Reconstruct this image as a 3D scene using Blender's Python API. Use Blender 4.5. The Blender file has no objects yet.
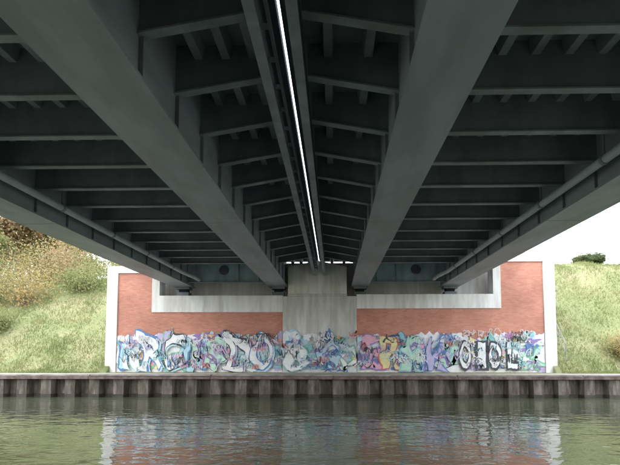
import bpy, bmesh, math, random
from mathutils import Vector, Matrix, noise
random.seed(7)
scene=bpy.context.scene
R=math.radians
# ------------------------------------------------------------------ materials
def mat(name,c1,c2,scale=2.0,rough=0.7,bump=0.1,metal=0.0,stretch=(1,1,1),c3=None,detail=8,spec=0.4,fine=30,grime=None):
    m=bpy.data.materials.new(name); m.use_nodes=True
    nt=m.node_tree; n=nt.nodes; l=nt.links
    b=n['Principled BSDF']; b.inputs['Roughness'].default_value=rough; b.inputs['Metallic'].default_value=metal
    b.inputs['Specular IOR Level'].default_value=spec
    tc=n.new('ShaderNodeTexCoord'); mp=n.new('ShaderNodeMapping'); mp.inputs['Scale'].default_value=stretch
    l.new(tc.outputs['Object'],mp.inputs['Vector'])
    t=n.new('ShaderNodeTexNoise'); t.inputs['Scale'].default_value=scale; t.inputs['Detail'].default_value=detail; t.inputs['Roughness'].default_value=0.65
    l.new(mp.outputs[0],t.inputs['Vector'])
    r=n.new('ShaderNodeValToRGB'); r.color_ramp.elements[0].position=0.33; r.color_ramp.elements[1].position=0.66
    r.color_ramp.elements[0].color=(*c1,1); r.color_ramp.elements[1].color=(*c2,1)
    if c3:
        e=r.color_ramp.elements.new(0.5); e.color=(*c3,1)
    l.new(t.outputs['Fac'],r.inputs['Fac']); out=r.outputs['Color']
    if grime:
        mg=n.new('ShaderNodeMapping'); mg.inputs['Scale'].default_value=grime[0]; mg.inputs['Location'].default_value=(3.3,1.7,9.1); l.new(tc.outputs['Object'],mg.inputs['Vector'])
        tg=n.new('ShaderNodeTexNoise'); tg.inputs['Scale'].default_value=1.0; tg.inputs['Detail'].default_value=6; l.new(mg.outputs[0],tg.inputs['Vector'])
        rg=n.new('ShaderNodeValToRGB'); rg.color_ramp.elements[0].position=0.40; rg.color_ramp.elements[0].color=(grime[1],grime[1]*.98,grime[1]*.94,1); rg.color_ramp.elements[1].position=0.58; rg.color_ramp.elements[1].color=(1,1,1,1)
        l.new(tg.outputs['Fac'],rg.inputs[0]); mx=n.new('ShaderNodeMix'); mx.data_type='RGBA'; mx.blend_type='MULTIPLY'; mx.inputs[0].default_value=1
        l.new(out,mx.inputs[6]); l.new(rg.outputs[0],mx.inputs[7]); out=mx.outputs[2]
    l.new(out,b.inputs['Base Color'])
    if bump>0:
        t2=n.new('ShaderNodeTexNoise'); t2.inputs['Scale'].default_value=fine; t2.inputs['Detail'].default_value=4
        l.new(tc.outputs['Object'],t2.inputs['Vector'])
        bp=n.new('ShaderNodeBump'); bp.inputs['Strength'].default_value=bump; bp.inputs['Distance'].default_value=0.03
        l.new(t2.outputs['Fac'],bp.inputs['Height']); l.new(bp.outputs[0],b.inputs['Normal'])
    return m
M={}
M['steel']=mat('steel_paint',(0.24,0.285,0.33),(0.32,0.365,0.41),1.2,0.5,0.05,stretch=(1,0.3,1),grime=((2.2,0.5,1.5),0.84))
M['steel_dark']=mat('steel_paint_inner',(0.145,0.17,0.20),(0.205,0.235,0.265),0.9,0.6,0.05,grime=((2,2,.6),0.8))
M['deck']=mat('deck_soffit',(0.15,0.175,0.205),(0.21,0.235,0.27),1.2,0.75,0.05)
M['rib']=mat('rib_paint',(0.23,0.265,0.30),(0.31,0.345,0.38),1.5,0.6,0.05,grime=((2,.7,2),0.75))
M['edge']=mat('flange_edge',(0.18,0.215,0.25),(0.26,0.30,0.335),2,0.55,0.05,grime=((1.5,1.5,1.5),0.75))
M['blue']=mat('diaphragm_paint',(0.24,0.33,0.39),(0.32,0.42,0.47),1.5,0.5,0.05,grime=((2,2,.5),0.8))
M['black']=mat('dark_void',(0.008,0.009,0.01),(0.015,0.016,0.017),2,0.9,0)
M['pipe']=mat('pipe_paint',(0.33,0.38,0.42),(0.45,0.50,0.54),1.5,0.45,0.05)
M['conc']=mat('concrete',(0.46,0.455,0.43),(0.68,0.675,0.65),1.1,0.85,0.3,stretch=(1.6,1.6,0.35),c3=(0.59,0.585,0.56),grime=((3.5,3.5,.35),0.84))
M['conc_w']=mat('concrete_painted',(0.62,0.62,0.61),(0.80,0.80,0.79),0.9,0.85,0.2,stretch=(2,2,0.4),c3=(0.75,0.75,0.74),grime=((4,4,.5),0.86))
M['asphalt']=mat('asphalt',(0.04,0.04,0.04),(0.07,0.07,0.07),3,0.9,0.3)
M['path']=mat('quay_gravel',(0.26,0.25,0.22),(0.40,0.38,0.34),2.5,0.95,0.5)
M['rust']=mat('rusty_sheet_pile',(0.095,0.078,0.068),(0.255,0.22,0.195),1.8,0.9,0.5,stretch=(2.5,2.5,0.6),c3=(0.16,0.135,0.118),grime=((5,5,.8),0.6))
M['cap']=mat('capping_beam',(0.11,0.08,0.07),(0.24,0.185,0.165),2.2,0.85,0.3,grime=((3,3,3),0.7))
M['captop']=mat('capping_stone',(0.22,0.215,0.20),(0.38,0.365,0.34),2.2,0.9,0.3,grime=((2,2,2),0.7))
M['algae']=mat('pile_tide_mark',(0.03,0.028,0.02),(0.075,0.065,0.05),2,0.6,0.4)
M['bark']=mat('bark',(0.14,0.12,0.10),(0.24,0.21,0.18),5,0.95,0.5)
M['fence']=mat('galvanised',(0.25,0.26,0.27),(0.36,0.37,0.38),4,0.5,0.05,metal=0.4)
def leafmat(name,a,b,c):
    m=mat(name,a,b,0.5,0.8,0,c3=c,detail=3); nt=m.node_tree
    nt.nodes['Principled BSDF'].inputs['Specular IOR Level'].default_value=0.15
    p=nt.nodes['Principled BSDF']; tr=nt.nodes.new('ShaderNodeBsdfTranslucent'); mx=nt.nodes.new('ShaderNodeMixShader'); mx.inputs[0].default_value=0.4
    rr=[n for n in nt.nodes if n.type=='VALTORGB'][0]
    nt.links.new(rr.outputs[0],tr.inputs[0]); o=[n for n in nt.nodes if n.type=='OUTPUT_MATERIAL'][0]
    nt.links.new(p.outputs[0],mx.inputs[1]); nt.links.new(tr.outputs[0],mx.inputs[2]); nt.links.new(mx.outputs[0],o.inputs[0])
    return m
M['leafA']=leafmat('leaves_autumn',(0.32,0.29,0.13),(0.48,0.32,0.15),(0.42,0.35,0.17))
M['leafB']=leafmat('leaves_green',(0.21,0.25,0.11),(0.34,0.33,0.16),(0.27,0.30,0.13))
M['leafC']=leafmat('leaves_russet',(0.44,0.28,0.17),(0.50,0.33,0.20),(0.36,0.30,0.17))
M['leafG']=leafmat('leaves_dark_green',(0.08,0.11,0.05),(0.15,0.16,0.08),(0.11,0.14,0.06))
M['grass']=leafmat('grass_blades',(0.22,0.27,0.11),(0.36,0.34,0.17),(0.27,0.30,0.13))
M['ground']=mat('grassy_ground',(0.19,0.23,0.10),(0.33,0.31,0.18),0.35,0.95,0.8,c3=(0.25,0.27,0.13),fine=8)
def brickmat():
    m=bpy.data.materials.new('red_brick'); m.use_nodes=True; nt=m.node_tree; n=nt.nodes; l=nt.links; b=n['Principled BSDF']; b.inputs['Roughness'].default_value=0.85
    tc=n.new('ShaderNodeTexCoord'); sp=n.new('ShaderNodeSeparateXYZ'); cb=n.new('ShaderNodeCombineXYZ'); ad=n.new('ShaderNodeMath'); ad.operation='ADD'
    l.new(tc.outputs['Object'],sp.inputs[0]); l.new(sp.outputs['X'],ad.inputs[0]); l.new(sp.outputs['Y'],ad.inputs[1]); l.new(ad.outputs[0],cb.inputs['X']); l.new(sp.outputs['Z'],cb.inputs['Y'])
    br=n.new('ShaderNodeTexBrick'); br.inputs['Scale'].default_value=1; br.inputs['Brick Width'].default_value=0.25; br.inputs['Row Height'].default_value=0.083; br.inputs['Mortar Size'].default_value=0.006
    br.inputs['Color1'].default_value=(0.54,0.22,0.155,1); br.inputs['Color2'].default_value=(0.64,0.29,0.21,1); br.inputs['Mortar'].default_value=(0.54,0.36,0.29,1)
    l.new(cb.outputs[0],br.inputs['Vector'])
    t=n.new('ShaderNodeTexNoise'); t.inputs['Scale'].default_value=0.8; t.inputs['Detail'].default_value=8; l.new(tc.outputs['Object'],t.inputs['Vector'])
    r=n.new('ShaderNodeValToRGB'); r.color_ramp.elements[0].position=0.3; r.color_ramp.elements[0].color=(0.80,0.78,0.78,1); r.color_ramp.elements[1].position=0.7; r.color_ramp.elements[1].color=(1.05,1.05,1.05,1)
    l.new(t.outputs['Fac'],r.inputs[0]); mx=n.new('ShaderNodeMix'); mx.data_type='RGBA'; mx.blend_type='MULTIPLY'; mx.inputs[0].default_value=1
    l.new(br.outputs['Color'],mx.inputs[6]); l.new(r.outputs[0],mx.inputs[7]); l.new(mx.outputs[2],b.inputs['Base Color'])
    bp=n.new('ShaderNodeBump'); bp.inputs['Distance'].default_value=0.01; l.new(br.outputs['Fac'],bp.inputs['Height']); bp.invert=True; l.new(bp.outputs[0],b.inputs['Normal'])
    return m
M['brick']=brickmat()
def paint(name,c):
    d=tuple(x*0.78 for x in c); return mat('spray_'+name,d,c,3.5,0.7,0)
for nm,c in dict(white=(0.82,0.84,0.86),grey=(0.64,0.67,0.69),black=(0.07,0.075,0.09),teal=(0.28,0.57,0.62),sky=(0.46,0.70,0.82),blue=(0.12,0.24,0.50),pink=(0.76,0.42,0.54),lilac=(0.54,0.48,0.72),red=(0.58,0.18,0.17),yellow=(0.78,0.70,0.36),mint=(0.50,0.73,0.62),green=(0.24,0.50,0.34),purple=(0.32,0.22,0.52),orange=(0.74,0.42,0.20)).items():
    M['p_'+nm]=paint(nm,c)
# ------------------------------------------------------------------ mesh helpers
class Mesh:
    def __init__(s): s.v=[]; s.f=[]; s.mi=[]; s.mats=[]
    def mid(s,m):
        if m not in s.mats: s.mats.append(m)
        return s.mats.index(m)
    def add(s,vs,fs,m):
        o=len(s.v); s.v+=[tuple(p) for p in vs]; k=s.mid(m)
        for f in fs: s.f.append(tuple(i+o for i in f)); s.mi.append(k)
    def box(s,x0,x1,y0,y1,z0,z1,m):
        s.add([(x0,y0,z0),(x1,y0,z0),(x1,y1,z0),(x0,y1,z0),(x0,y0,z1),(x1,y0,z1),(x1,y1,z1),(x0,y1,z1)],
              [(0,3,2,1),(4,5,6,7),(0,1,5,4),(1,2,6,5),(2,3,7,6),(3,0,4,7)],m)
    def prismY(s,prof,y0,y1,m):
        n=len(prof); vs=[(x,y0,z) for x,z in prof]+[(x,y1,z) for x,z in prof]
        fs=[(i,(i+1)%n,n+(i+1)%n,n+i) for i in range(n)]+[tuple(range(n))[::-1],tuple(range(n,2*n))]
        s.add(vs,fs,m)
    def tube(s,p0,p1,r0,r1,m,n=10):
        p0=Vector(p0);p1=Vector(p1);d=(p1-p0).normalized(); u=d.orthogonal().normalized(); w=d.cross(u)
        vs=[p0+(u*math.cos(2*math.pi*i/n)+w*math.sin(2*math.pi*i/n))*r0 for i in range(n)]+[p1+(u*math.cos(2*math.pi*i/n)+w*math.sin(2*math.pi*i/n))*r1 for i in range(n)]
        s.add(vs,[(i,(i+1)%n,n+(i+1)%n,n+i) for i in range(n)]+[tuple(range(n))[::-1],tuple(range(n,2*n))],m)
    def obj(s,name,parent=None,smooth=False,bevel=0):
        me=bpy.data.meshes.new(name); me.from_pydata(s.v,[],s.f)
        for m in s.mats: me.materials.append(M[m])
        me.polygons.foreach_set('material_index',s.mi)
        if smooth: me.polygons.foreach_set('use_smooth',[True]*len(s.f))
        me.update(); o=bpy.data.objects.new(name,me); scene.collection.objects.link(o)
        if parent: o.parent=parent
        if bevel:
            b=o.modifiers.new('bevel','BEVEL'); b.width=bevel; b.segments=2; b.limit_method='ANGLE'
        return o
def empty(name):
    e=bpy.data.objects.new(name,None); scene.collection.objects.link(e); return e
def nz(x,y,z=0): return noise.noise(Vector((x,y,z)))
# ------------------------------------------------------------------ terrain
QZ=1.03; YB=24.0
def sstep(a,b,x):
    t=max(0,min(1,(x-a)/(b-a))); return t*t*(3-2*t)
def hgt(x,y):
    if -14.0<y<YB: return -2.5
    if y>0:
        d=y-27.7
        if -13.15<x<12.6: return QZ if y<31 else 7.6
        if x<-13: top=7.6-3.4*sstep(0,1,(-13-x)/26)
        else: top=7.9-3.0*sstep(0,1,(x-14)/70)
        n=0.5*nz(x*0.15,y*0.15)+0.18*nz(x*0.6,y*0.6,3)
        k=0.92 if x>0 else 0.85
        h=max(0,min(d*k,top))
        if h>top-1: h=top-1+ (1-math.exp(-(d*k-top+1)))*1.0
        h*=1-0.6*sstep(60,160,y)
        return QZ+h+n*sstep(0,2,d)
    else:
        d=-18-y
        if -13.15<x<12.6: return QZ if y>-22 else 7.6
        return QZ+max(0,min(d*0.7,7-5*sstep(0,40,abs(x)-13)))
def axis(ranges):
    out=[]
    for a,b,s in ranges:
        k=max(1,int(round((b-a)/s)))
        out+=[a+(b-a)*i/k for i in range(k)]
    out.append(ranges[-1][1]); return out
xs=axis([(-700,-200,100),(-200,-60,14),(-60,-13.16,0.6),(-13.16,-13.14,1),(-13.14,12.59,3),(12.59,12.61,1),(12.61,60,0.6),(60,200,14),(200,700,100)])
ys=axis([(-700,-200,100),(-200,-50,15),(-50,-14.01,1.5),(-14.01,-13.99,1),(-13.99,YB-0.01,12),(YB-0.01,YB,1),(YB,27.7,0.6),(27.7,30.99,0.5),(30.99,31.01,1),(31.01,45,0.6),(45,80,2.5),(80,200,15),(200,700,100)])
vs=[(x,y,hgt(x,y)) for y in ys for x in xs]; nx=len(xs)
fs=[(j*nx+i,j*nx+i+1,(j+1)*nx+i+1,(j+1)*nx+i) for j in range(len(ys)-1) for i in range(nx-1)]
g=Mesh(); g.add(vs,fs,'ground'); g.obj('ground',smooth=True)
p=Mesh(); p.add([(-300,24.03,QZ+.005),(300,24.03,QZ+.005),(300,27.0,QZ+.005),(-300,27.0,QZ+.005)],[(0,1,2,3)],'path'); p.obj('quay_path')
# ------------------------------------------------------------------ sheet pile quay wall
q=Mesh()
prof=[];x=-90.0
P=1.2
while x<90:
    j=random.uniform(-0.03,0.03); k=random.uniform(-.03,.03)
    prof+=[(x+k,23.60+j),(x+0.50+k,23.60+j),(x+0.60,23.97),(x+1.10,23.97)]; x+=P
for (z0,z1,m) in ((0.16,0.90,'rust'),(-2.4,0.16,'algae')):
    n=len(prof); q.add([(a,b,z0) for a,b in prof]+[(a,b,z1) for a,b in prof],[(i,i+1,n+i+1,n+i) for i in range(n-1)],m)
x=-90.0
while x<90:
    q.box(x,x+5.98,23.46+random.uniform(-.015,.015),24.02,0.90,1.03+random.uniform(-.01,.01),'cap'); q.box(x+.01,x+5.97,23.6,24.05,1.045,1.10+random.uniform(-.012,.012),'captop'); x+=6
q.obj('sheet_pile_quay_wall')
q=Mesh(); q.box(-90,90,-14.1,-13.9,-2.4,1.08,'rust'); q.obj('sheet_pile_quay_wall.001')
# ------------------------------------------------------------------ water
wm=bpy.data.materials.new('canal_water'); wm.use_nodes=True; nt=wm.node_tree; n=nt.nodes; l=nt.links; b=n['Principled BSDF']
b.inputs['Base Color'].default_value=(0.088,0.100,0.066,1); b.inputs['Roughness'].default_value=0.02; b.inputs['IOR'].default_value=1.5
tc=n.new('ShaderNodeTexCoord'); mp=n.new('ShaderNodeMapping'); mp.inputs['Scale'].default_value=(0.7,1.0,1); l.new(tc.outputs['Object'],mp.inputs[0])
t1=n.new('ShaderNodeTexNoise'); t1.inputs['Scale'].default_value=1.2; t1.inputs['Detail'].default_value=1; t1.inputs['Roughness'].default_value=0.45; t1.inputs['Distortion'].default_value=0.5; l.new(mp.outputs[0],t1.inputs['Vector'])
bp=n.new('ShaderNodeBump'); bp.inputs['Strength'].default_value=1; bp.inputs['Distance'].default_value=0.022; l.new(t1.outputs['Fac'],bp.inputs['Height'])
t2=n.new('ShaderNodeTexNoise'); t2.inputs['Scale'].default_value=3.4; t2.inputs['Detail'].default_value=1.5; t2.inputs['Distortion'].default_value=0.6; l.new(mp.outputs[0],t2.inputs['Vector'])
bp2=n.new('ShaderNodeBump'); bp2.inputs['Distance'].default_value=0.013; l.new(t2.outputs['Fac'],bp2.inputs['Height']); l.new(bp.outputs[0],bp2.inputs['Normal']); l.new(bp2.outputs[0],b.inputs['Normal'])
M['water']=wm
w=Mesh(); w.add([(-700,-14.0,0),(700,-14.0,0),(700,23.98,0),(-700,23.98,0)],[(0,1,2,3)],'water'); w.obj('canal_water')
# ------------------------------------------------------------------ bridge
br=empty('steel_girder_bridge')
CAM=2.2
def Z(h): return CAM+h
Y0,Y1=-19.5,29.2
YS=-18.0
def girder(x0,x1,name,web=0.12):
    g=Mesh(); zb=Z(3.92); zt=Z(5.6)
    g.box(x0,x1,Y0,Y1,zb,zb+0.05,'steel')
    g.box(x0+web,x0+web+0.03,Y0,Y1,zb+0.05,zt,'steel')
    g.box(x1-web-0.03,x1-web,Y0,Y1,zb+0.05,zt,'steel')
    y=YS
    while y<28:
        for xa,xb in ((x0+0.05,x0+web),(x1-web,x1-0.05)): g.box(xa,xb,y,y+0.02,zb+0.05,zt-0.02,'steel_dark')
        y+=1.65
    for y in (-9.5,14.3):
        g.box(x0+0.02,x1-0.02,y-0.012,y+0.012,zb-0.004,zb,'edge')
    return g.obj(name,br)
girder(-3.9,-2.75,'main_girder_a'); girder(1.06,2.07,'main_girder_b')
girder(-9.6,-8.45,'edge_girder_a'); girder(6.35,7.5,'edge_girder_b')
d=Mesh()
SL0,SL1=-0.93,-0.86
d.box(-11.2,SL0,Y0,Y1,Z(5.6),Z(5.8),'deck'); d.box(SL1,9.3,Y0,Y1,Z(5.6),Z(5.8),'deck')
d.box(-11.3,-11.2,Y0,Y1,Z(5.3),Z(6.1),'steel'); d.box(9.3,9.4,Y0,Y1,Z(5.3),Z(6.1),'steel')
d.obj('deck_plates',br)
a=Mesh(); a.box(-11.2,SL0-.02,Y0,Y1+1.5,Z(5.804),Z(5.87),'asphalt'); a.box(SL1+.02,9.3,Y0,Y1+1.5,Z(5.804),Z(5.87),'asphalt'); a.obj('road_surface',br)
r=Mesh()
def ribs(x0,x1):
    k=int(round((x1-x0)/0.58)); s=(x1-x0)/k
    for i in range(k):
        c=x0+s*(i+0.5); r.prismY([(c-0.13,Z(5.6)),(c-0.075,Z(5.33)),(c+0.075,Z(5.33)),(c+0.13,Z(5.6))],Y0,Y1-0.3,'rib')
ribs(-8.4,-3.95); ribs(-2.7,-1.2); ribs(-0.45,1.0); ribs(2.15,6.3); ribs(-11.1,-9.65); ribs(7.55,9.2)
r.obj('deck_ribs',br)
c=Mesh()
y=YS
bays=[(-8.57,-3.78,4.68,4.68),(-2.87,-1.16,4.68,4.98),(-0.46,1.18,4.98,4.68),(1.95,6.47,4.68,4.68),(-11.2,-9.48,5.2,4.7),(7.38,9.3,4.7,5.2)]
while y<25.4:
    for x0,x1,ha,hb in bays:
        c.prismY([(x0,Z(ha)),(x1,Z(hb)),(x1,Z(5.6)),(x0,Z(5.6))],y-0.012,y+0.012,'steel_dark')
        c.prismY([(x0,Z(ha)-0.03),(x1,Z(hb)-0.03),(x1,Z(hb)),(x0,Z(ha))],y-0.09,y+0.09,'edge')
    y+=1.65
c.obj('cross_beams',br)
e=Mesh()
for x0,x1 in ((-1.18,-1.02),(-0.62,-0.46)):
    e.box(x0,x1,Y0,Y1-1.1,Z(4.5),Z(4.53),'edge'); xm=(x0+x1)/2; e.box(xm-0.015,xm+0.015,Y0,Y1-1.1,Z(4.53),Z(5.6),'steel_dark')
e.box(-0.97,-0.93,Y0,Y1-1.1,Z(4.86),Z(4.98),'edge')
y=-18
while y<27.9:
    e.box(-1.08,-0.95,y,y+0.06,Z(4.88),Z(4.94),'edge'); y+=0.83
e.obj('median_edge_beams',br)
def diaph(x0,x1,holes):
    g=Mesh(); ya,yb=27.7,27.75; z0,z1=Z(4.08),Z(5.6)
    edges=[x0]
    for h in sorted(holes): edges+= [h-0.45,h+0.45]
    edges.append(x1)
    for i in range(0,len(edges),2): g.box(edges[i],edges[i+1],ya,yb,z0,z1,'blue')
    for h in holes:
        cz=Z(4.80); N=24; rr=0.31
        def sq(ang):
            ca,sa=math.cos(ang),math.sin(ang)
            xx=0.45/abs(ca) if abs(ca)>1e-6 else 1e9
            zl=(z1-cz) if sa>0 else (cz-z0); zz=zl/abs(sa) if abs(sa)>1e-6 else 1e9
            t=min(xx,zz); return (h+t*ca,cz+t*sa)
        angs=sorted([2*math.pi*i/N for i in range(N)]+[math.atan2(z1-cz,.45),math.atan2(z1-cz,-.45),math.atan2(z0-cz,.45)+2*math.pi,math.atan2(z0-cz,-.45)+2*math.pi])
        n=len(angs); ro=[sq(t) for t in angs]; ri=[(h+rr*math.cos(t),cz+rr*math.sin(t)) for t in angs]
        g.add([(x,ya,z) for x,z in ro]+[(x,ya,z) for x,z in ri]+[(x,yb+0.1,z) for x,z in ri],
              [(i,(i+1)%n,n+(i+1)%n,n+i) for i in range(n)]+[(n+i,n+(i+1)%n,2*n+(i+1)%n,2*n+i) for i in range(n)],'blue')
        g.box(h-0.8,h+0.8,28.6,28.65,z0+.3,z1,'steel_dark')
    g.box(x0,x1,27.58,27.7,z0-0.03,z0,'edge')
    for k in range(4):
        xx=x0+(x1-x0)*(k+.5)/4
        if all(abs(xx-h)>.6 for h in holes): g.box(xx-.01,xx+.01,27.6,27.7,z0,z1,'blue')
    return g
diaph(-8.5,-3.75,[-6.38]).obj('end_diaphragm_a',br)
diaph(1.93,6.45,[4.77]).obj('end_diaphragm_b',br)
pp=Mesh()
for sx,x0 in ((-1,-8.15),(1,6.1)):
    y=-19
    pp.tube((x0,-19,Z(4.35)),(x0,25.6,Z(4.32)),0.10,0.10,'pipe',14)
    pp.tube((x0,25.55,Z(4.32)),(x0-sx*0.35,26.4,Z(4.20)),0.10,0.10,'pipe',14)
    pp.tube((x0-sx*0.35,26.35,Z(4.20)),(x0-sx*0.35,27.55,Z(4.20)),0.10,0.10,'pipe',14)
    while y<25.6:
        pp.box(x0-0.015,x0+0.015,y,y+0.04,Z(4.4),Z(5.5),'steel_dark'); pp.tube((x0,y-.03,Z(4.335)),(x0,y+.07,Z(4.335)),0.125,0.125,'edge',14); y+=3.3
pp.obj('drain_pipes',br)
bb=Mesh()
for cx in (-9.03,-3.3,1.58,6.93):
    bb.box(cx-0.35,cx+0.35,28.5,29.1,5.56,5.8,'steel_dark'); bb.box(cx-0.25,cx+0.25,28.55,29.05,5.8,5.98,'black'); bb.box(cx-0.4,cx+0.4,28.45,29.15,5.98,6.12,'steel_dark')
bb.obj('bearings',br)
# ------------------------------------------------------------------ abutment
ab=empty('bridge_abutment')
F=28.2
k=Mesh()
k.box(-12.8,-10.76,F,F+.9,QZ-.3,6.9,'brick')
k.box(-10.76,-2.98,F,F+.9,QZ-.3,4.56,'brick')
k.box(1.35,9.75,F,F+.9,QZ-.3,4.76,'brick')
k.box(9.75,12.2,F,F+.9,QZ-.3,7.5,'brick')
k.obj('brick_panels',ab)
k=Mesh()
k.box(-13.45,-12.8,F-.08,F+.9,QZ-.3,7.32,'conc_w'); k.box(12.2,12.87,F-.08,F+.9,QZ-.3,8.05,'conc_w')
k.box(-12.8,-10.30,F-.08,F+.9,6.9,7.32,'conc_w')
k.box(9.30,12.2,F-.08,F+.9,7.5,8.05,'conc_w')
k.box(-10.76,-10.30,F-.05,F+.9,4.56,6.9,'conc_w')
k.box(9.30,9.75,F-.05,F+.9,4.76,7.5,'conc_w')
k.box(-10.30,-2.98,F-.07,F+1.5,4.56,5.55,'conc_w')
k.box(1.35,9.30,F-.07,F+1.5,4.76,5.60,'conc_w')
k.box(-13.45,-12.9,F+.9,38,QZ-.5,7.2,'conc'); k.box(12.3,12.87,F+.9,38,QZ-.5,7.9,'conc')
k.obj('painted_concrete_frame',ab,bevel=0.015)
k=Mesh()
k.box(-2.98,1.35,F-.06,F+1.5,QZ-.3,5.5,'conc')
k.prismY([(-2.68,5.5),(0.78,5.5),(0.78,7.25),(-0.95,7.62),(-2.68,7.25)],F-.04,F+0.9,'conc_w')
k.box(-12.9,12.3,F+1.5,F+2.2,QZ,7.75,'conc_w')
k.box(-2.70,0.80,F-.10,F-.04,5.52,5.62,'conc')
k.obj('centre_pier',ab,bevel=0.02)
o=Mesh(); o.box(-13.4,12.8,-21,-19.0,QZ-.3,5.5,'brick'); o.box(-13.4,12.8,-21,-20.2,5.5,7.75,'conc'); o.obj('bridge_abutment.001')
# ------------------------------------------------------------------ graffiti
G=Mesh(); rnd=random.Random(11)
def face(col): return 28.14 if -2.98<col<1.35 else 28.2
def clampx(x,cx):
    lo,hi=(-2.96,1.33) if -2.98<cx<1.35 else ((-12.78,-3.0) if cx<0 else (1.37,12.18))
    return max(lo,min(hi,x))
lay=[0.004]
def blob(cx,cz,rx,rz,m,seed):
    N=26; pts=[]
    for i in range(N):
        a=2*math.pi*i/N; rr=1+0.9*nz(math.cos(a)*1.9+seed*7.1,math.sin(a)*1.9,seed)
        pts.append((clampx(cx+rx*rr*math.cos(a),cx),max(QZ+.03,min(3.75,cz+rz*rr*math.sin(a)))))
    lay[0]+=0.0003; y=face(cx)-lay[0]
    G.add([(x,y,z) for x,z in pts]+[(cx,y,cz)],[(i,N,(i+1)%N) for i in range(N)],m)
def base(x0,x1,m,zt):
    n=int((x1-x0)/0.12); y=face((x0+x1)/2)-0.003
    top=[(x0+(x1-x0)*i/n, zt+0.35*nz(i*0.14,x0,zt)+0.25*nz(i*0.5,x0+4,zt)) for i in range(n+1)]
    G.add([(x,y,z) for x,z in top]+[(x,y,QZ+0.02) for x,z in top],[(i,n+1+i,n+2+i,i+1) for i in range(n)],m)
base(-12.78,-3.0,'p_white',3.15); base(-2.96,1.33,'p_grey',2.8); base(1.37,12.18,'p_white',3.2)
cols=['p_sky','p_teal','p_pink','p_lilac','p_mint','p_grey','p_white','p_blue','p_pink','p_grey','p_white','p_yellow','p_green','p_purple','p_white','p_lilac','p_orange','p_sky']
def blobs(n,s0,s1,zmax=3.2,sd=0):
    for i in range(n):
        blob(rnd.uniform(-12.5,12.0),rnd.uniform(1.25,zmax),rnd.uniform(s0,s1),rnd.uniform(s0*.6,s1*.6),rnd.choice(cols),i+sd)
cache={}
def textmesh(ch,off):
    kk=(ch,round(off,4))
    if kk in cache: return cache[kk]
    cu=bpy.data.curves.new('t','FONT'); cu.body=ch; cu.size=1; cu.offset=off; cu.resolution_u=6
    ob=bpy.data.objects.new('t',cu); scene.collection.objects.link(ob); bpy.context.view_layer.update()
    dg=bpy.context.evaluated_depsgraph_get(); me=bpy.data.meshes.new_from_object(ob.evaluated_get(dg))
    bm=bmesh.new(); bm.from_mesh(me); bmesh.ops.remove_doubles(bm,verts=bm.verts,dist=1e-5)
    for it in range(2):
        ed=[e for e in bm.edges if e.calc_length()>0.1]
        if ed: bmesh.ops.subdivide_edges(bm,edges=ed,cuts=2)
        bmesh.ops.triangulate(bm,faces=bm.faces)
    bm.verts.index_update()
    v=[(a.co.x,a.co.y) for a in bm.verts]; f=[tuple(q.index for q in pp.verts) for pp in bm.faces]
    bm.free(); bpy.data.objects.remove(ob); bpy.data.meshes.remove(me); cache[kk]=(v,f); return v,f
def letter(ch,cx,z0,w,h,fill,line,off=0.05,rot=0.0,wob=0.08,inner=0.35,shadow=None,hf=0.0):
    v0,_=textmesh(ch,0.0); xa=min(a[0] for a in v0); xb=max(a[0] for a in v0); za=min(a[1] for a in v0); zb=max(a[1] for a in v0)
    layers=([(off,shadow,.09,-.07)] if shadow else [])+[(off,line,0,0)] + ([(off*inner,fill,0,0)] if fill else [])
    sd=rnd.uniform(0,50)
    for o,m,dx,dz in layers:
        v,f=textmesh(ch,o); lay[0]+=0.0005; y=face(cx)-lay[0]; out=[]
        for a,b_ in v:
            u=(a-xa)/(xb-xa+1e-6)-0.5; t=(b_-za)/(zb-za)
            u0,t0=u,t
            u+=wob*nz(t0*2+sd,u0*2)*1.4+hf*nz(t0*5+sd,u0*5,4); t+=wob*nz(u0*2+sd,t0*2+9)*1.2+hf*nz(t0*5+sd,u0*5,8)
            X=u*w; ZZ=t*h; out.append((clampx(dx+cx+X*math.cos(rot)-ZZ*math.sin(rot)*0.6,cx),y,max(QZ+.03,dz+z0+ZZ*math.cos(rot)+X*math.sin(rot))))
        G.add(out,f,m)
def scribble(cx,cz,s,m,wd):
    N=rnd.randint(18,46); ph=[rnd.uniform(0,6.3) for _ in range(4)]; f1,f2=rnd.uniform(1,4),rnd.uniform(2,5); L=rnd.uniform(.5,1.6)
    pts=[(clampx(cx+s*((i/N-.5)*L+0.25*math.sin(f1*6.3*i/N+ph[0])),cx),max(QZ+.06,cz+s*0.32*math.sin(f2*6.3*i/N+ph[1])+s*.12*math.sin(9*i/N*6.3+ph[2]))) for i in range(N+1)]
    lay[0]+=0.0003; y=face(cx)-lay[0]; vs=[]
    for i,(x,z) in enumerate(pts):
        a=pts[max(0,i-1)];b_=pts[min(N,i+1)]; dx,dz=b_[0]-a[0],b_[1]-a[1]; L_=math.hypot(dx,dz)+1e-6
        vs+=[(x-dz/L_*wd,y,z+dx/L_*wd),(x+dz/L_*wd,y,z-dx/L_*wd)]
    G.add(vs,[(2*i,2*i+2,2*i+3,2*i+1) for i in range(N)],m)
blobs(120,.2,.55)
x=-12.3
while x<11.9:
    if not (-3.3<x<-2.7 or 1.1<x<1.7):
        letter(rnd.choice('SRKBEGAMOQPDZ'),x,QZ+rnd.uniform(.1,.7),rnd.uniform(.8,1.4),rnd.uniform(1.0,1.8),rnd.choice(['p_lilac','p_sky','p_mint','p_pink','p_white','p_teal','p_yellow','p_white']),rnd.choice(['p_blue','p_purple','p_teal','p_sky','p_lilac','p_green']),off=.045,rot=rnd.uniform(-.25,.25),wob=.3,inner=.2,hf=.08)
    x+=rnd.uniform(.6,1.05)
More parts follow.
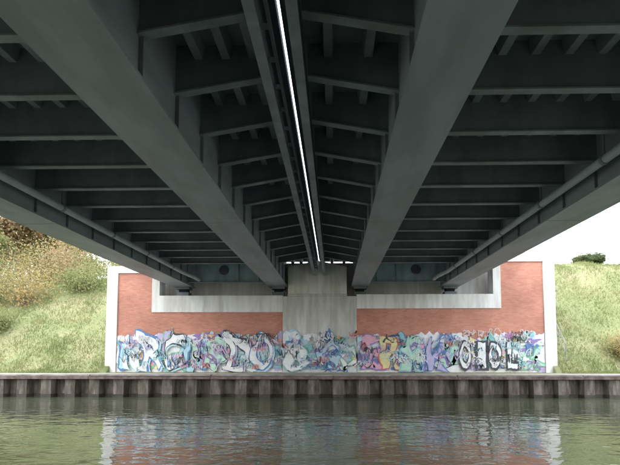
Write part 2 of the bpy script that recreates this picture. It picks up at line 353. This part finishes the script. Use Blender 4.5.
blobs(120,.1,.30,3.1,400)
for ch,cx,w,h,fi,li,sh in [('I',-12.4,.3,1.4,'p_sky','p_blue',None),('N',-11.8,.8,1.4,'p_white','p_teal',None),('R',-10.6,1.3,2.0,'p_white','p_blue','p_sky'),('O',-9.3,1.3,1.9,'p_white','p_black','p_sky'),('U',-8.0,1.2,1.7,'p_sky','p_blue',None),
    ('S',-6.9,1.1,1.8,'p_mint','p_purple',None),('D',-5.6,1.3,1.9,'p_white','p_black','p_lilac'),('O',-4.2,1.2,1.9,'p_white','p_blue','p_sky'),('B',-2.1,1.2,1.4,'p_white','p_teal',None),
    ('G',-.3,1.1,1.5,'p_sky','p_blue',None),('E',2.3,1.1,1.8,'p_pink','p_purple',None),('R',3.4,1.2,1.8,'p_yellow','p_red',None),('S',4.6,1.1,1.8,'p_mint','p_teal','p_purple'),('K',5.9,1.1,1.5,'p_lilac','p_blue',None)]:
    letter(ch,cx,QZ+0.12+rnd.uniform(0,.15),w,h,fi,li,off=0.05,rot=rnd.uniform(-.15,.15),wob=0.22,inner=0.45,shadow=sh,hf=.07)
for ch,cx,w in [('O',7.6,.6),('I',8.55,.28),('O',9.3,.62),('L',10.3,.5)]:
    letter(ch,cx,QZ+.3,w,1.4,'p_white','p_black',off=0.085,wob=0.08,inner=0.3,hf=.04)
for t,cx,z,w,h,c in [('ROAD',-4.9,2.75,1.5,.5,'p_black'),('KROD',-.2,2.7,1.6,.42,'p_black'),('ACE',-9.1,1.3,.9,.4,'p_pink'),('XES',3.4,2.75,1.2,.5,'p_black'),('ONE',6.6,2.9,1.0,.35,'p_blue'),('HB',-7.3,2.9,.7,.4,'p_red'),('NOK',1.95,1.3,.9,.4,'p_black'),('LTS',11.5,2.0,.8,.7,'p_blue'),('ZR',11.5,1.2,.8,.5,'p_purple'),('mok',-3.6,3.0,.7,.3,'p_black'),('tes',-1.3,1.2,.7,.35,'p_blue')]:
    letter(t,cx,z,w,h,None,c,off=-0.012,rot=rnd.uniform(-.12,.12),wob=0.2,hf=.05)
for i in range(150):
    scribble(rnd.uniform(-12.2,11.8),rnd.uniform(1.3,3.3),rnd.uniform(.2,.8),rnd.choice(['p_black','p_blue','p_sky','p_teal','p_pink','p_red','p_white','p_lilac','p_white','p_purple','p_grey','p_white']),rnd.uniform(.010,.026))
G.obj('graffiti')
# ------------------------------------------------------------------ vegetation
def tree(name,loc,H,spread,leaf,seed,nleaf=7000,ls=0.16,bare=0.25):
    rn=random.Random(seed); t=Mesh(); tips=[]
    def grow(p,d,L,r,lev):
        q=p
        segs=3
        for s in range(segs):
            d2=(d+Vector((rn.uniform(-.18,.18),rn.uniform(-.18,.18),rn.uniform(-.05,.15)))).normalized()
            qn=q+d2*L/segs; t.tube(q,qn,r*(1-0.25*s/segs),r*(1-0.25*(s+1)/segs),'bark',7 if lev<2 else 4); q=qn; d=d2
            if lev>=1 : tips.append((q.copy(),L*0.5))
        if lev<4:
            for k in range(rn.randint(3,4) if lev<3 else 2):
                a=rn.uniform(0,6.28); sp=rn.uniform(.45,1.0)*spread
                nd=(d+Vector((math.cos(a)*sp,math.sin(a)*sp,rn.uniform(-.1,.45)))).normalized()
                grow(q,nd,L*rn.uniform(.6,.8),r*.6,lev+1)
    grow(Vector((0,0,-.3)),Vector((0,0,1)),H*.24,H*.015,0)
    tips=[x for x in tips if rn.random()>bare*0.6]
    for i in range(nleaf):
        c,L=rn.choice(tips); s=L*0.65
        p=c+Vector((rn.gauss(0,s),rn.gauss(0,s),rn.gauss(0,s*.8)))
        u=Vector((rn.uniform(-1,1),rn.uniform(-1,1),rn.uniform(-1,1))).normalized(); w_=u.orthogonal().normalized(); k=ls*rn.uniform(.5,1.3)
        t.add([p-u*k,p+w_*k*.5,p+u*k,p-w_*k*.5],[(0,1,2,3)],leaf)
    o=t.obj(name); o.location=loc; return o
spec=[(-24,41,11,'leafA'),(-31,43,14,'leafC'),(-38,46,15,'leafB'),(-46,50,15,'leafB'),(-28,50,15,'leafB'),(-54,54,16,'leafA'),(-20.0,44,8,'leafA'),(-32,38,11,'leafA'),(-36,60,16,'leafA'),
      (23.6,43.5,6.0,'leafG'),(-62,60,15,'leafC'),(-26.5,45,13,'leafC'),(-23,54,12,'leafB'),(-42,42,13,'leafA'),(-28,38,9,'leafB'),(-19,52,9,'leafC'),(26.0,46,5.0,'leafG'),
      (-34,52,16,'leafB'),(-40,56,17,'leafC'),(-25,62,14,'leafA')]
base_t={}
for i,(x,y,h,lf) in enumerate(spec):
    rn=random.Random(i*3+1); dz=1.3 if lf=='leafG' else 0
    if lf not in base_t:
        o=tree('tree',(x,y,hgt(x,y)-dz),h,1.0,lf,20+i,nleaf=15000 if lf!='leafG' else 9000,ls=0.17 if lf!='leafG' else .11); base_t[lf]=(o,h)
        if lf=='leafG': o.scale=(1.45,1.45,1.0)
    else:
        b0,h0=base_t[lf]; o=bpy.data.objects.new('tree',b0.data); scene.collection.objects.link(o); o.location=(x,y,hgt(x,y)-dz); s=h/h0; o.scale=(s,s,s*rn.uniform(.9,1.1)); o.rotation_euler=(0,0,rn.uniform(0,6.3))
        if lf=='leafG': o.scale=(s*1.4,s*1.4,s)
def shrub(name,x,y,rx,h,lf,seed,n=3000):
    rn=random.Random(seed); t=Mesh(); z=hgt(x,y)
    stems=[]
    for k in range(18):
        a=rn.uniform(0,6.28); rr=rn.uniform(.2,1)*rx; e=Vector((math.cos(a)*rr,math.sin(a)*rr,h*rn.uniform(.4,1))); t.tube((0,0,-.2),e,.02,.006,'bark',4); stems.append(e)
    for i in range(n):
        e=rn.choice(stems); f=rn.uniform(.2,1.1); p=e*f+Vector((rn.gauss(0,.3),rn.gauss(0,.3),rn.gauss(0,.2)))*rx*.9
        p.z=max(p.z,-.1)
        u=Vector((rn.uniform(-1,1),rn.uniform(-1,1),rn.uniform(-1,1))).normalized(); w_=u.orthogonal(); w_.normalize(); k=.08*rn.uniform(.5,1.4)
        t.add([p-u*k,p+w_*k*.5,p+u*k,p-w_*k*.5],[(0,1,2,3)],lf)
    o=t.obj(name); o.location=(x,y,z)
for i,(x,y,rx,h,lf) in enumerate([(17.2,28.9,1.4,.9,'leafA'),(19.0,29.6,1.5,1.2,'leafC'),
    (-18.5,34.5,1.8,1.8,'leafB'),(-21.5,33,2.2,2.4,'leafA'),(-24.5,33,2.4,3.2,'leafB'),(-16.5,38,1.8,1.8,'leafA'),(-20.5,37,2.4,3.0,'leafC'),(-27,32,2.6,3.2,'leafA'),(-24,37,2.6,3.8,'leafA'),(-29,35,2.6,3.6,'leafB'),(-22,30.5,1.6,1.3,'leafB'),(-25,29.5,1.6,1.5,'leafA'),(-18.0,39,2.2,2.4,'leafB'),(-22,40,2.4,3.6,'leafB'),(-27,39,2.6,4.0,'leafC')]):
    shrub('shrub',x,y,rx,h,lf,i)
gr=Mesh(); rn=random.Random(5); V=[];Fc=[]
for i in range(75000):
    side=rn.random()<.55
    x=rn.uniform(-30,-13.5) if side else rn.uniform(12.9,26); y=27.0+rn.random()**1.3*11
    if nz(x*.5,y*.5,2)<-0.55: continue
    z=hgt(x,y)-.03; h=rn.uniform(.08,.28)*(1+nz(x*.8,y*.8,7)); a=rn.uniform(0,3.14); wd=.018; lx,ly=rn.uniform(-.14,.14),rn.uniform(-.14,.14)
    o=len(V); V+=[(x-wd*math.cos(a),y-wd*math.sin(a),z),(x+wd*math.cos(a),y+wd*math.sin(a),z),(x+lx,y+ly,z+h)]; Fc.append((o,o+1,o+2))
gr.add(V,Fc,'grass'); gr.obj('grass')
hr=Mesh()
pts=[(13.5+0.12*i,28.4+1.1*i) for i in range(6)]
prev=None
for x,y in pts:
    z=hgt(x,y); hr.tube((x,y,z-.1),(x,y,z+1.0),.025,.025,'fence',8)
    if prev:
        hr.tube((prev[0],prev[1],prev[2]+1.0),(x,y,z+1.0),.025,.025,'fence',8); hr.tube((prev[0],prev[1],prev[2]+.5),(x,y,z+.5),.018,.018,'fence',8)
    prev=(x,y,z)
hr.obj('handrail')
# ------------------------------------------------------------------ light
wd=bpy.data.worlds.new('World'); scene.world=wd; wd.use_nodes=True; nt=wd.node_tree; n=nt.nodes; l=nt.links
bg=n['Background']; bg.inputs['Strength'].default_value=0.15
sk=n.new('ShaderNodeTexSky'); sk.sky_type='NISHITA'; sk.sun_disc=False; sk.sun_elevation=R(38); sk.sun_rotation=R(235); sk.dust_density=4; sk.air_density=1.2
mx=n.new('ShaderNodeMix'); mx.data_type='RGBA'; mx.inputs[0].default_value=0.85; mx.inputs[7].default_value=(28.5,29.7,31.3,1)
l.new(sk.outputs[0],mx.inputs[6]); l.new(mx.outputs[2],bg.inputs[0])
sd=bpy.data.lights.new('sun','SUN'); sd.energy=1.0; sd.angle=R(18); sd.color=(1,.96,.9); so=bpy.data.objects.new('sun',sd); scene.collection.objects.link(so)
az=R(235); el=R(38); dirv=Vector((math.sin(az)*math.cos(el),math.cos(az)*math.cos(el),math.sin(el)))
so.rotation_euler=dirv.to_track_quat('Z','Y').to_euler()
scene.view_settings.view_transform='Standard'; scene.view_settings.look='None'; scene.view_settings.exposure=0
# ------------------------------------------------------------------ camera
cd=bpy.data.cameras.new('camera'); co=bpy.data.objects.new('camera',cd); scene.collection.objects.link(co); scene.camera=co
cd.sensor_width=36; cd.lens=36*482/620; cd.clip_end=3000; co.location=(0,0,2.2); co.rotation_euler=(R(94),0,R(1.4)); cd.shift_x=-0.019; cd.shift_y=0.139
